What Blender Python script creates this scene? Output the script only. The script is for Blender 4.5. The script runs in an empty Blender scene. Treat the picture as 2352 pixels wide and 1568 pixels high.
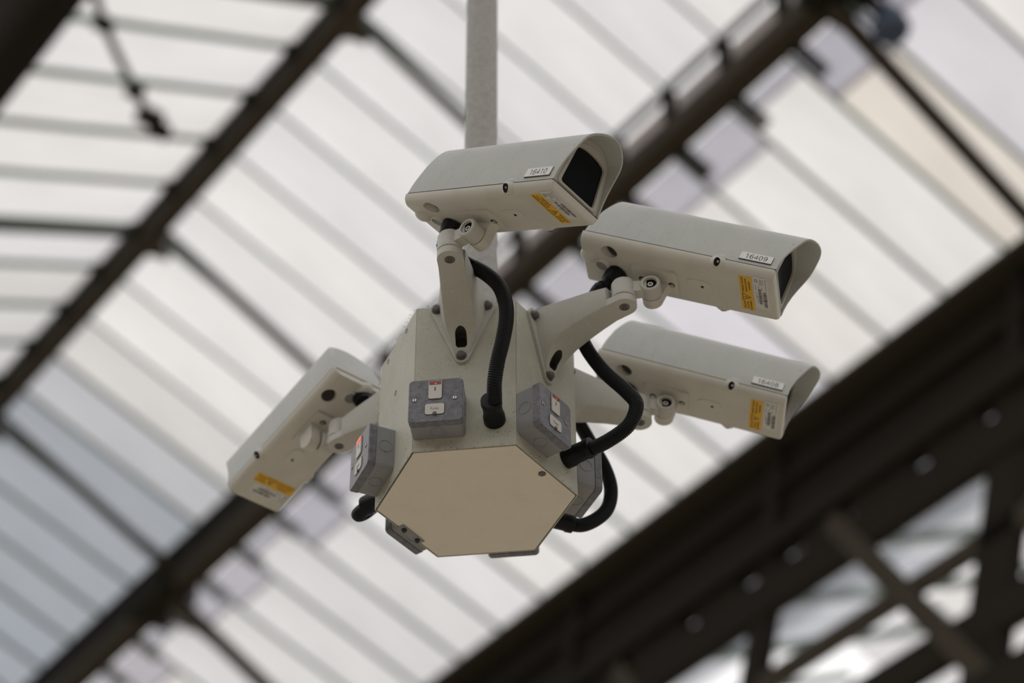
import bpy, bmesh, math, random
from mathutils import Vector, Matrix
random.seed(7)
PI = math.pi
scene = bpy.context.scene
col = scene.collection
D2R = math.radians

# ------------------------------------------------------------------ camera, sky, exposure
EL, ROLL = D2R(40.985), D2R(-0.2506)
CAM = Vector((0.05568, -2.64335, -1.97400))
F = Vector((0, math.cos(EL), math.sin(EL))); U = Vector((0, -math.sin(EL), math.cos(EL))); X = Vector((1, 0, 0))
cr, sr = math.cos(ROLL), math.sin(ROLL)
Xr, Ur = X * cr + U * sr, U * cr - X * sr
cd = bpy.data.cameras.new('camera'); cam = bpy.data.objects.new('camera', cd); col.objects.link(cam)
cam.matrix_world = Matrix(((Xr.x, Ur.x, -F.x, CAM.x), (Xr.y, Ur.y, -F.y, CAM.y), (Xr.z, Ur.z, -F.z, CAM.z), (0, 0, 0, 1)))
cd.sensor_width = 36.0; cd.lens = 36.0 * 5000 / 2352
cd.dof.use_dof = True; cd.dof.focus_distance = 3.20; cd.dof.aperture_fstop = 2.3
cd.clip_start = 0.05; cd.clip_end = 500
scene.camera = cam

world = bpy.data.worlds.new('overcast_sky'); scene.world = world; world.use_nodes = True
bg = world.node_tree.nodes['Background']; bg.inputs[0].default_value = (1.0, 0.982, 0.968, 1); bg.inputs[1].default_value = 1.17
scene.view_settings.view_transform = 'Standard'; scene.view_settings.look = 'None'
scene.view_settings.exposure = 0.0; scene.view_settings.gamma = 1.0; scene.view_settings.use_curve_mapping = False
scene.cycles.use_denoising = True
scene.cycles.transparent_max_bounces = 16
scene.cycles.max_bounces = 8

# ------------------------------------------------------------------ materials
def newmat(name):
    m = bpy.data.materials.new(name); m.use_nodes = True
    nt = m.node_tree; return m, nt, nt.nodes, nt.links, nt.nodes['Principled BSDF']
def ramp(n, stops):
    r = n.new('ShaderNodeValToRGB'); e = r.color_ramp.elements
    while len(e) < len(stops): e.new(0.5)
    for el, (p, c) in zip(e, stops): el.position = p; el.color = c if len(c) == 4 else (*c, 1)
    return r
def noise(n, l, vec, scale, detail=4, rough=0.6):
    x = n.new('ShaderNodeTexNoise'); x.inputs['Scale'].default_value = scale; x.inputs['Detail'].default_value = detail; x.inputs['Roughness'].default_value = rough
    l.new(vec, x.inputs['Vector']); return x
def mix(n, l, fac, a, b, mode='MIX'):
    x = n.new('ShaderNodeMix'); x.data_type = 'RGBA'; x.blend_type = mode
    for s, v in ((x.inputs[0], fac), (x.inputs[6], a), (x.inputs[7], b)):
        if hasattr(v, 'is_output'): l.new(v, s)
        elif isinstance(v, (int, float)): s.default_value = v
        else: s.default_value = (*v, 1)
    return x.outputs[2]
def paint(name, base, grime=(0.10, 0.085, 0.065), speck=0.6, blotch=0.35, rough=0.55, streak=False, fine=900, bump=0.15, dirt=0.0, mottle=None):
    m, nt, n, l, p = newmat(name)
    tc = n.new('ShaderNodeTexCoord'); v = tc.outputs['Object']
    n1 = noise(n, l, v, 22, 6); r1 = ramp(n, [(0.45, (0, 0, 0)), (0.75, (1, 1, 1))]); l.new(n1.outputs[0], r1.inputs[0])
    n2 = noise(n, l, v, fine, 2, 0.5); r2 = ramp(n, [(0.60, (0, 0, 0)), (0.74, (1, 1, 1))]); l.new(n2.outputs[0], r2.inputs[0])
    n3 = noise(n, l, v, 170, 3, 0.6); r3 = ramp(n, [(0.66, (0, 0, 0)), (0.74, (1, 1, 1))]); l.new(n3.outputs[0], r3.inputs[0])
    mul = n.new('ShaderNodeMath'); mul.operation = 'MULTIPLY'; l.new(r1.outputs[0], mul.inputs[0]); mul.inputs[1].default_value = blotch
    c = mix(n, l, mul.outputs[0], base, tuple(b * 0.72 for b in base))
    m2 = n.new('ShaderNodeMath'); m2.operation = 'MULTIPLY'; l.new(r2.outputs[0], m2.inputs[0]); m2.inputs[1].default_value = speck * 0.45
    c = mix(n, l, m2.outputs[0], c, tuple(b * 0.55 for b in base))
    m3 = n.new('ShaderNodeMath'); m3.operation = 'MULTIPLY'; l.new(r3.outputs[0], m3.inputs[0]); m3.inputs[1].default_value = speck * 0.8
    c = mix(n, l, m3.outputs[0], c, grime)
    if mottle:
        mo = noise(n, l, v, 95, 5, 0.65); rm = ramp(n, [(0.36, (0, 0, 0)), (0.64, (1, 1, 1))]); l.new(mo.outputs[0], rm.inputs[0])
        c = mix(n, l, rm.outputs[0], mix(n, l, 0.75, c, mottle[0]), mix(n, l, 0.75, c, mottle[1]))
    if dirt:
        w = noise(n, l, v, 14, 4); na = noise(n, l, v, 330, 2, 0.5); ra = ramp(n, [(0.62, (0, 0, 0)), (0.68, (1, 1, 1))]); l.new(na.outputs[0], ra.inputs[0])
        rw = ramp(n, [(0.40, (0.12, 0.12, 0.12)), (0.62, (1, 1, 1))]); l.new(w.outputs[0], rw.inputs[0])
        md = n.new('ShaderNodeMath'); md.operation = 'MULTIPLY'; l.new(ra.outputs[0], md.inputs[0]); l.new(rw.outputs[0], md.inputs[1])
        mz = n.new('ShaderNodeMath'); mz.operation = 'MULTIPLY'; l.new(md.outputs[0], mz.inputs[0]); mz.inputs[1].default_value = dirt
        c = mix(n, l, mz.outputs[0], c, grime)
    if streak:
        sx = n.new('ShaderNodeSeparateXYZ'); l.new(v, sx.inputs[0])
        cx = n.new('ShaderNodeCombineXYZ'); l.new(sx.outputs[0], cx.inputs[0])
        zz = n.new('ShaderNodeMath'); zz.operation = 'MULTIPLY'; zz.inputs[1].default_value = 0.08; l.new(sx.outputs[2], zz.inputs[0]); l.new(zz.outputs[0], cx.inputs[2])
        sg = n.new('ShaderNodeMath'); sg.operation = 'MULTIPLY'; sg.inputs[1].default_value = 0.35; l.new(sx.outputs[1], sg.inputs[0]); l.new(sg.outputs[0], cx.inputs[1])
        ns = noise(n, l, cx.outputs[0], 130, 3, 0.6); rs = ramp(n, [(0.56, (0, 0, 0)), (0.70, (1, 1, 1))]); l.new(ns.outputs[0], rs.inputs[0])
        big = noise(n, l, v, 9, 2); rb = ramp(n, [(0.48, (0, 0, 0)), (0.62, (1, 1, 1))]); l.new(big.outputs[0], rb.inputs[0])
        mm = n.new('ShaderNodeMath'); mm.operation = 'MULTIPLY'; l.new(rs.outputs[0], mm.inputs[0]); l.new(rb.outputs[0], mm.inputs[1])
        mq = n.new('ShaderNodeMath'); mq.operation = 'MULTIPLY'; l.new(mm.outputs[0], mq.inputs[0]); mq.inputs[1].default_value = 0.22
        c = mix(n, l, mq.outputs[0], c, tuple(b * 0.62 for b in base))
    l.new(c, p.inputs['Base Color']); p.inputs['Roughness'].default_value = rough
    p.inputs['Specular IOR Level'].default_value = 0.35
    bp = n.new('ShaderNodeBump'); bp.inputs['Strength'].default_value = bump; bp.inputs['Distance'].default_value = 0.0008
    l.new(n2.outputs[0], bp.inputs['Height']); l.new(bp.outputs[0], p.inputs['Normal'])
    return m
def plain(name, base, rough=0.5, metal=0.0, var=0.25, scale=60, emit=None, es=0.0, spec=0.5):
    m, nt, n, l, p = newmat(name)
    tc = n.new('ShaderNodeTexCoord'); ns = noise(n, l, tc.outputs['Object'], scale, 4)
    c = mix(n, l, ns.outputs[0], tuple(b * (1 - var) for b in base), tuple(min(1, b * (1 + var)) for b in base))
    l.new(c, p.inputs['Base Color']); p.inputs['Roughness'].default_value = rough; p.inputs['Metallic'].default_value = metal
    p.inputs['Specular IOR Level'].default_value = spec
    if emit: p.inputs['Emission Color'].default_value = (*emit, 1); p.inputs['Emission Strength'].default_value = es
    return m
M = {}
M['cover'] = paint('camera_cover_paint', (0.415, 0.422, 0.398), streak=True, speck=0.75, blotch=0.25)
M['tray'] = paint('camera_paint_bounce_tint', (0.535, 0.51, 0.455), speck=0.28, blotch=0.35)  # same paint as the cover; beige ground bounce is put into this colour
M['bracket'] = paint('bracket_paint', (0.47, 0.46, 0.42), speck=0.4, blotch=0.35, dirt=0.25)
M['box'] = paint('box_panel_paint', (0.445, 0.435, 0.365), speck=1.0, blotch=0.5, grime=(0.09, 0.072, 0.05), dirt=0.75)
M['base'] = paint('bottom_panel_paint', (0.67, 0.605, 0.515), speck=0.12, blotch=0.2, fine=300)
M['pole'] = paint('pole_paint', (0.33, 0.315, 0.295), speck=1.0, blotch=0.6, fine=420, dirt=0.8, mottle=((0.27, 0.255, 0.24), (0.36, 0.345, 0.325)))
M['switchgrey'] = paint('switch_hammered_grey', (0.105, 0.103, 0.122), grime=(0.05, 0.05, 0.055), speck=1.0, blotch=1.1, rough=0.42, fine=700, bump=0.35, dirt=0.6, mottle=((0.080, 0.078, 0.096), (0.185, 0.182, 0.205)))
M['switchgrey'].node_tree.nodes['Principled BSDF'].inputs['Sheen Weight'].default_value = 0.2
M['switchbox'] = paint('switch_box_lit_grey', (0.235, 0.235, 0.238), grime=(0.07, 0.07, 0.065), speck=0.6, blotch=0.5, rough=0.6)  # the cover's grey, lightened in colour for warm light from below
M['cream'] = paint('switch_cream_plastic', (0.52, 0.50, 0.46), speck=0.4, blotch=0.3, rough=0.4)
M['rubber'] = plain('black_conduit_plastic', (0.004, 0.005, 0.0065), 0.42, spec=0.2)
M['dark'] = plain('cavity_shade', (0.015, 0.014, 0.013), 0.9, spec=0.1)  # near-black colour stands in for the shade inside holes, slots and wells
M['grime'] = plain('shaded_grimy_recess', (0.05, 0.045, 0.038), 0.9, var=0.6, scale=300, spec=0.1)  # dark tone holds the shade inside recesses as well as dust
M['bolt'] = plain('dusty_dark_steel', (0.11, 0.105, 0.10), 0.6, 0.3, 0.5, 300)
M['steel'] = plain('bright_steel_screw', (0.42, 0.41, 0.40), 0.35, 0.8, 0.4, 400)
M['seal'] = plain('black_seam_gasket', (0.02, 0.019, 0.018), 0.8, spec=0.2)
M['bezel'] = paint('front_bezel_paint', (0.42, 0.395, 0.355), speck=0.15, blotch=0.2)
M['lens'] = plain('black_lens_barrel', (0.012, 0.012, 0.013), 0.35)
M['tag'] = plain('engraved_white_plate', (0.60, 0.59, 0.575), 0.4, var=0.06)
M['yellow'] = plain('yellow_vinyl', (0.66, 0.36, 0.010), 0.45, var=0.06)
M['white'] = plain('white_vinyl', (0.56, 0.55, 0.53), 0.45, var=0.06)
M['ink'] = plain('black_print', (0.02, 0.018, 0.018), 0.6, var=0.1)
M['greyink'] = plain('grey_print', (0.22, 0.21, 0.20), 0.6, var=0.1)
M['neon'] = plain('dark_red_neon_lens', (0.10, 0.010, 0.008), 0.25, emit=(1, 0.04, 0.02), es=0.03)
M['glow'] = plain('lit_neon', (0.5, 0.02, 0.01), 0.3, emit=(1, 0.07, 0.035), es=0.8)
M['iron'] = plain('brown_black_iron_paint', (0.055, 0.044, 0.030), 0.7, var=0.45, scale=3, spec=0.2)
M['shade_iron'] = plain('shaded_iron_paint', (0.020, 0.017, 0.012), 0.8, var=0.5, scale=2, spec=0.15)  # iron painted near black to hold the shade of the enclosed roof
M['bar'] = plain('grey_green_glazing_bar', (0.25, 0.31, 0.29), 0.6, var=0.3, scale=4)
M['leftbar'] = plain('pale_green_glazing_bar', (0.23, 0.31, 0.265), 0.6, var=0.3, scale=4)
M['greenbar'] = plain('dark_green_iron', (0.045, 0.055, 0.036), 0.6, var=0.3, scale=4)
M['blue'] = plain('dusty_blue_metal', (0.07, 0.10, 0.16), 0.5)
def glass(name, tint, dirt, fac):
    m, nt, n, l, p = newmat(name)
    out = n['Material Output']; n.remove(p)
    tc = n.new('ShaderNodeTexCoord'); ns = noise(n, l, tc.outputs['Object'], 1.3, 5, 0.6)
    rp = ramp(n, [(0.35, tuple(t * 0.90 for t in tint)), (0.65, tint)]); l.new(ns.outputs[0], rp.inputs[0])
    oi = n.new('ShaderNodeObjectInfo'); r2 = ramp(n, [(0, (0.96, 0.96, 0.975)), (0.5, (1, 1, 1)), (1, (0.99, 0.975, 0.968))]); l.new(oi.outputs['Random'], r2.inputs[0])
    c = mix(n, l, 1.0, rp.outputs[0], r2.outputs[0], 'MULTIPLY')
    t = n.new('ShaderNodeBsdfTransparent'); l.new(c, t.inputs[0])
    d = n.new('ShaderNodeBsdfTranslucent'); d.inputs[0].default_value = (*dirt, 1)
    g = n.new('ShaderNodeBsdfGlossy'); g.inputs['Roughness'].default_value = 0.15
    ms = n.new('ShaderNodeMixShader'); ms.inputs[0].default_value = fac; l.new(t.outputs[0], ms.inputs[1]); l.new(d.outputs[0], ms.inputs[2])
    ms2 = n.new('ShaderNodeMixShader'); ms2.inputs[0].default_value = 0.03; l.new(ms.outputs[0], ms2.inputs[1]); l.new(g.outputs[0], ms2.inputs[2])
    l.new(ms2.outputs[0], out.inputs[0]); return m
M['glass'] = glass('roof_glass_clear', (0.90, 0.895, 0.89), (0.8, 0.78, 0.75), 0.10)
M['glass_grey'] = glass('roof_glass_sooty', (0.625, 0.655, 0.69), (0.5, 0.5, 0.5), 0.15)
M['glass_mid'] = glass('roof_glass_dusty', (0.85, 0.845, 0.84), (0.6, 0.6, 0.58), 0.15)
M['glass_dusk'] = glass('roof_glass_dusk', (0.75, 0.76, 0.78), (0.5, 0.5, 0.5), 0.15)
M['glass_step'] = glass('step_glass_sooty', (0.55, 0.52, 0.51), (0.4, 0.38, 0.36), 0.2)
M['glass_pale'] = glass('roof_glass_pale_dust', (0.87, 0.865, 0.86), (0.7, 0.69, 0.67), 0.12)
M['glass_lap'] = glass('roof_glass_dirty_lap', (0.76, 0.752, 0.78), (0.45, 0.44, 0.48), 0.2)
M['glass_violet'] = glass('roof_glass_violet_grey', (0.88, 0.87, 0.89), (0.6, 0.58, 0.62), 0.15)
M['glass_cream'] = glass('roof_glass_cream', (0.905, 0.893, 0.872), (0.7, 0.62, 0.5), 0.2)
def window_glass():
    m, nt, n, l, p = newmat('smoked_window_glass')
    out = n['Material Output']; n.remove(p)
    t = n.new('ShaderNodeBsdfTransparent'); t.inputs[0].default_value = (0.22, 0.23, 0.25, 1)
    g = n.new('ShaderNodeBsdfGlossy'); g.inputs['Roughness'].default_value = 0.12; g.inputs[0].default_value = (0.5, 0.5, 0.52, 1)
    fr = n.new('ShaderNodeFresnel'); fr.inputs[0].default_value = 1.4
    ms = n.new('ShaderNodeMixShader'); l.new(fr.outputs[0], ms.inputs[0]); l.new(t.outputs[0], ms.inputs[1]); l.new(g.outputs[0], ms.inputs[2])
    d = n.new('ShaderNodeBsdfDiffuse'); d.inputs[0].default_value = (0.022, 0.025, 0.029, 1); m2 = n.new('ShaderNodeMixShader'); m2.inputs[0].default_value = 0.5; l.new(ms.outputs[0], m2.inputs[1]); l.new(d.outputs[0], m2.inputs[2])
    l.new(m2.outputs[0], out.inputs[0]); return m
M['window'] = window_glass()
def floor_mat():
    m, nt, n, l, p = newmat('platform_concrete')
    tc = n.new('ShaderNodeTexCoord'); a = noise(n, l, tc.outputs['Object'], 0.6, 6)
    c = mix(n, l, a.outputs[0], (0.36, 0.325, 0.26), (0.45, 0.405, 0.33)); l.new(c, p.inputs['Base Color']); p.inputs['Roughness'].default_value = 0.8; return m
M['floor'] = floor_mat()
M['brick'] = plain('added_wall_brick', (0.10, 0.075, 0.06), 0.9, scale=2)  # dark tone for the added unseen walls, keeps side light low

# ------------------------------------------------------------------ helpers
def link_mesh(name, me, m, parent=None, mat=None, smooth=None):
    if m is not None and not me.materials: me.materials.append(M[m])
    if smooth:
        for p in me.polygons: p.use_smooth = True
        me.set_sharp_from_angle(angle=D2R(smooth))
    o = bpy.data.objects.new(name, me); col.objects.link(o)
    if parent is not None: o.parent = parent
    if mat is not None: o.matrix_local = mat
    return o
def obj(name, bm, m, parent=None, mat=None, smooth=32):
    bmesh.ops.recalc_face_normals(bm, faces=bm.faces[:])
    me = bpy.data.meshes.new(name); bm.to_mesh(me); bm.free()
    return link_mesh(name, me, m, parent, mat, smooth)
def thing(name, label, cat, loc=(0, 0, 0), rot=None, group=None):
    o = bpy.data.objects.new(name, None); col.objects.link(o); o.empty_display_size = 0.05
    mw = rot.to_4x4() if rot is not None else Matrix.Identity(4); mw.translation = Vector(loc); o.matrix_world = mw
    o['label'] = label; o['category'] = cat
    if group: o['group'] = group
    return o
def copy_part(o, parent):
    c = o.copy(); col.objects.link(c); c.parent = parent
    for ch in list(o.children): copy_part(ch, c)
    return c
def bevel_all(bm, w, seg=2, ang=25):
    es = [e for e in bm.edges if len(e.link_faces) == 2 and e.calc_face_angle(0) > D2R(ang)]
    if es: bmesh.ops.bevel(bm, geom=es, offset=w, segments=seg, profile=0.6, affect='EDGES', clamp_overlap=True)
def add_box(bm, x0, x1, y0, y1, z0, z1):
    v = [bm.verts.new(p) for p in ((x0, y0, z0), (x1, y0, z0), (x1, y1, z0), (x0, y1, z0), (x0, y0, z1), (x1, y0, z1), (x1, y1, z1), (x0, y1, z1))]
    for f in ((0, 3, 2, 1), (4, 5, 6, 7), (0, 1, 5, 4), (1, 2, 6, 5), (2, 3, 7, 6), (3, 0, 4, 7)): bm.faces.new([v[i] for i in f])
def box_bm(x0, x1, y0, y1, z0, z1, bev=0, seg=2):
    bm = bmesh.new(); add_box(bm, x0, x1, y0, y1, z0, z1)
    if bev: bevel_all(bm, bev, seg)
    return bm
def frame(axis):
    a = Vector(axis).normalized(); t = Vector((0, 0, 1)) if abs(a.z) < 0.9 else Vector((1, 0, 0))
    u = t.cross(a).normalized(); return u, a.cross(u), a
def add_lathe(bm, base, axis, prof, n=24):
    # prof: list of (radius, distance along axis); radius 0 closes
    u, v, a = frame(axis); base = Vector(base); rings = []
    for r, d in prof:
        c = base + a * d
        if r <= 1e-7: rings.append([bm.verts.new(c)])
        else: rings.append([bm.verts.new(c + u * (r * math.cos(2 * PI * k / n)) + v * (r * math.sin(2 * PI * k / n))) for k in range(n)])
    for A, B in zip(rings, rings[1:]):
        for k in range(n):
            q = (k + 1) % n
            if len(A) == 1 and len(B) == 1: continue
            if len(A) == 1: bm.faces.new((A[0], B[q], B[k]))
            elif len(B) == 1: bm.faces.new((A[k], A[q], B[0]))
            else: bm.faces.new((A[k], A[q], B[q], B[k]))
def lathe_bm(base, axis, prof, n=24):
    bm = bmesh.new(); add_lathe(bm, base, axis, prof, n); return bm
def cyl_prof(r, h, c=0.0):
    return [(0, 0), (r - c, 0), (r, c), (r, h - c), (r - c, h), (0, h)] if c else [(0, 0), (r, 0), (r, h), (0, h)]
def add_loft(bm, rings, cap0=True, cap1=True):
    R = [[bm.verts.new(p) for p in r] for r in rings]
    for A, B in zip(R, R[1:]):
        for k in range(len(A)):
            q = (k + 1) % len(A); bm.faces.new((A[k], A[q], B[q], B[k]))
    if cap0: bm.faces.new(R[0][::-1])
    if cap1: bm.faces.new(R[-1])
    return R
def add_prism(bm, pts, f, d0, d1):
    add_loft(bm, [[f(p, d0) for p in pts], [f(p, d1) for p in pts]])
def rrect(x0, x1, y0, y1, r, n=5):
    o = []
    for cx, cy, a in ((x1 - r, y1 - r, 0), (x0 + r, y1 - r, 90), (x0 + r, y0 + r, 180), (x1 - r, y0 + r, 270)):
        for k in range(n + 1):
            t = D2R(a + 90 * k / n); o.append((cx + r * math.cos(t), cy + r * math.sin(t)))
    return o
def text_mesh(body, size, align='CENTER'):
    cu = bpy.data.curves.new('text', 'FONT'); cu.body = body; cu.size = size; cu.align_x = align; cu.align_y = 'CENTER'; cu.extrude = 0.00012; cu.resolution_u = 3
    t = bpy.data.objects.new('text', cu); me = bpy.data.meshes.new_from_object(t); bpy.data.objects.remove(t); bpy.data.curves.remove(cu)
    return me
def bool_cut(o, bm, inner=None):
    c = obj('cutter', bm, 'dark', smooth=None)
    if inner:
        o.data.materials.append(M[inner]); c.data.materials.clear(); c.data.materials.append(o.data.materials[0]); c.data.materials.append(M[inner])
        for p in c.data.polygons: p.material_index = 1
    md = o.modifiers.new('cut', 'BOOLEAN'); md.operation = 'DIFFERENCE'; md.object = c; md.solver = 'EXACT'
    bpy.context.view_layer.update()
    dg = bpy.context.evaluated_depsgraph_get(); me = bpy.data.meshes.new_from_object(o.evaluated_get(dg))
    o.modifiers.clear(); old = o.data; o.data = me; bpy.data.meshes.remove(old)
    cm = c.data; bpy.data.objects.remove(c); bpy.data.meshes.remove(cm)
    for p in me.polygons: p.use_smooth = True
    me.set_sharp_from_angle(angle=D2R(32))
def bez(pts, n=14):
    # Catmull-Rom (centripetal-ish) through points
    P = [Vector(p) for p in pts]; P = [P[0] * 2 - P[1]] + P + [P[-1] * 2 - P[-2]]; out = []
    for i in range(1, len(P) - 2):
        a, b, c, d = P[i - 1:i + 3]
        for k in range(n):
            t = k / n
            out.append(0.5 * ((2 * b) + (c - a) * t + (2 * a - 5 * b + 4 * c - d) * t * t + (3 * b - a - 3 * c + d) * t ** 3))
    out.append(P[-2]); return out
def resample(pts, step):
    out = [pts[0].copy()]; acc = 0
    for a, b in zip(pts, pts[1:]):
        L = (b - a).length; t = step - acc
        while t <= L:
            out.append(a.lerp(b, t / L)); t += step
        acc = L - (t - step)
    return out
def tube_bm(pts, radii, n=14):
    bm = bmesh.new(); rings = []; u = None
    for i, p in enumerate(pts):
        t = (pts[min(i + 1, len(pts) - 1)] - pts[max(i - 1, 0)]).normalized()
        if u is None: u = frame(t)[0]
        u = (u - t * u.dot(t)).normalized(); v = t.cross(u); r = radii[i]
        rings.append([p + u * (r * math.cos(2 * PI * k / n)) + v * (r * math.sin(2 * PI * k / n)) for k in range(n)])
    add_loft(bm, rings); return bm

# ------------------------------------------------------------------ floor (seen only as bounce light)
o = obj('floor', box_bm(-45, 45, -45, 55, -3.8, -3.6), 'floor', smooth=None); o['kind'] = 'structure'; o['label'] = 'pale concrete station floor below the roof'

for nm, b in (('wall_left', (-26, -25.6, -25, 45)), ('wall_right', (25.6, 26, -25, 45)), ('wall_front', (-26, 26, -25.4, -25)), ('wall_back', (-26, 26, 45, 45.4))):
    o = obj(nm, box_bm(b[0], b[1], b[2], b[3], -3.6, 7.0), 'brick', smooth=None); o['kind'] = 'structure'; o['label'] = 'added dark brick wall out of view that cuts side light'  # unseen walls added to cut the light from the sides

# ------------------------------------------------------------------ glazed roof
TH = D2R(-36.946)
RR = Vector((math.sin(TH), math.cos(TH), 0)); HH = Vector((math.cos(TH), -math.sin(TH), 0)); ZZ = Vector((0, 0, 1))
P0 = Vector((-2.9693, 10.1755, 10.4392))
AR, AL = D2R(19.57), D2R(26.30); PITCH = 0.6
def roofpt(n, hx, z): return P0 + RR * (n * PITCH) + HH * hx + ZZ * z          # n along the ridge, hx across, z from the ridge
unit_cache = {}
def bar_mesh(mat, bev=0.0):
    k = (mat, bev)
    if k not in unit_cache:
        me = bpy.data.meshes.new('bar'); bm = box_bm(0, 1, -0.5, 0.5, -0.5, 0.5); bm.to_mesh(me); bm.free(); me.materials.append(M[mat]); unit_cache[k] = me
    return unit_cache[k]
def bar(name, a, b, w, d, mat, parent=None, up=ZZ):
    # a straight rolled section from a to b, w wide and d deep, sharing one unit mesh
    a, b = Vector(a), Vector(b); x = (b - a); L = x.length; x.normalize()
    y = up.cross(x).normalized(); z = x.cross(y)
    o = bpy.data.objects.new(name, bar_mesh(mat)); col.objects.link(o)
    mw = Matrix(((x.x * L, y.x * w, z.x * d, a.x), (x.y * L, y.y * w, z.y * d, a.y), (x.z * L, y.z * w, z.z * d, a.z), (0, 0, 0, 1)))
    if parent is not None: o.parent = parent; o.matrix_local = parent.matrix_world.inverted() @ mw
    else: o.matrix_world = mw
    return o
def structure(name, label):
    o = bpy.data.objects.new(name, None); col.objects.link(o); o.location = P0; o['kind'] = 'structure'; o['label'] = label
    bpy.context.view_layer.update(); return o
def pane(n, h0, z0, h1, z1, mat, parent, wide=1):
    a, b = roofpt(n + 0.5 * wide, h0, z0), roofpt(n + 0.5 * wide, h1, z1)
    return bar('pane', a, b, PITCH * wide - 0.03, 0.006, mat, parent)
tR, tL = math.tan(AR), math.tan(AL)
N0, N1 = -15, 13
STEP = 0.55
H1 = 2.03                      # purlin / step line on the far slope
HV = 4.10                      # valley
HL1 = 1.93
slopeR = structure('ceiling', 'glazed roof slope falling away from the ridge to the valley girder')
slopeL = structure('ceiling.001', 'glazed roof slope on the near left side of the ridge')
slopeB = structure('ceiling.002', 'next glazed roof bay seen through the lattice girder')
for n in range(N0, N1):
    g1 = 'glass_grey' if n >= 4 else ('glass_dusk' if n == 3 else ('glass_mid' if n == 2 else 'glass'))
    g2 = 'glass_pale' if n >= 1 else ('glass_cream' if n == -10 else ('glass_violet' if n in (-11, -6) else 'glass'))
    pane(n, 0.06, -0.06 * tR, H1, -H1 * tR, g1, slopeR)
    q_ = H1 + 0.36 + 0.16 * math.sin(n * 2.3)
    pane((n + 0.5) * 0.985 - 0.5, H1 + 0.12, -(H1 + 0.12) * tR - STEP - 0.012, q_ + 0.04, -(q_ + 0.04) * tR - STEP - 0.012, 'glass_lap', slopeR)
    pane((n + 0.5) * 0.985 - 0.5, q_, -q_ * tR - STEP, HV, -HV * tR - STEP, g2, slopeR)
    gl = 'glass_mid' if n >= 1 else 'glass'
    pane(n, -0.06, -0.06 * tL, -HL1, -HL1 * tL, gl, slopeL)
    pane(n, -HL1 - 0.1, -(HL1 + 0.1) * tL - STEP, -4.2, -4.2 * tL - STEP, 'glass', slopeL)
    # upright panes of the step
    bar('pane', roofpt(n + 0.5, H1 + 0.05, -H1 * tR - 0.08), roofpt(n + 0.5, H1 + 0.05, -H1 * tR - STEP + 0.1), PITCH - 0.06, 0.006, 'glass_step', slopeR, up=HH)
VZ = -HV * tR - STEP
for n in range(-30, 4):
    if n % 2: continue
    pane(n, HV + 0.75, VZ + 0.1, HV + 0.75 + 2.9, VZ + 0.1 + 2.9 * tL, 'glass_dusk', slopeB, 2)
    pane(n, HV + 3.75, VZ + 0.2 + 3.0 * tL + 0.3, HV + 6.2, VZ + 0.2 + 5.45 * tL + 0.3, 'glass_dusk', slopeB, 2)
for n in range(N0, N1 + 1):
    bar('glazing_bar', roofpt(n, 0.04, -0.04 * tR - 0.02), roofpt(n, H1, -H1 * tR - 0.02), 0.036 if n > 2 else 0.020, 0.03, 'bar', slopeR)
    bar('glazing_bar', roofpt(n * 0.985, H1 + 0.1, -(H1 + 0.1) * tR - STEP - 0.02), roofpt(n * 0.985, HV + 0.02, -HV * tR - STEP - 0.02), 0.03, 0.03, 'bar', slopeR)
    bar('glazing_bar', roofpt(n, -0.04, -0.04 * tL - 0.02), roofpt(n, -HL1, -HL1 * tL - 0.02), 0.045, 0.035, 'leftbar', slopeL)
    bar('glazing_bar', roofpt(n, -HL1 - 1.1, -(HL1 + 1.1) * tL - STEP - 0.02), roofpt(n, -4.2, -4.2 * tL - STEP - 0.02), 0.05, 0.06, 'bar', slopeL)
for n in range(-30, 5, 2):
    bar('glazing_bar', roofpt(n, HV + 0.7, VZ + 0.06), roofpt(n, HV + 6.2, VZ + 0.06 + 5.5 * tL), 0.11, 0.07, 'bar', slopeB)
for n in range(-30, 4, 2):                     # far side of that next bay
    pane(n, HV + 6.3, VZ + 0.5 + 5.45 * tL, HV + 12.5, VZ + 0.5 + 5.45 * tL - 6.2 * tR, 'glass_pale', slopeB, 2)
    bar('glazing_bar', roofpt(n, HV + 6.3, VZ + 0.46 + 5.45 * tL), roofpt(n, HV + 12.5, VZ + 0.46 + 5.45 * tL - 6.2 * tR), 0.07, 0.07, 'bar', slopeB)
# rafters, one every five panes, hung under the glass
for n in (-10, -5, 0, 5):
    nn = {0: -0.3, 5: 4.6}.get(n, n)
    bar('rafter', roofpt(nn, 0, -0.1), roofpt(nn, H1, -H1 * tR - 0.34), 0.05, 0.09, 'greenbar' if n in (-5, 0) else 'iron', slopeR)
    bar('rafter', roofpt(n, 0, -0.08), roofpt(n, -HL1, -HL1 * tL - 0.10), 0.06, 0.09, 'greenbar', slopeL)
for n in (-9.75, 4.5, 9.3):
    bar('rafter', roofpt(n, H1, -H1 * tR - STEP - 0.10), roofpt(n + 0.18, HV + 0.1, -HV * tR - STEP - 0.42), 0.085, 0.11, 'iron', slopeR)

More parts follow.
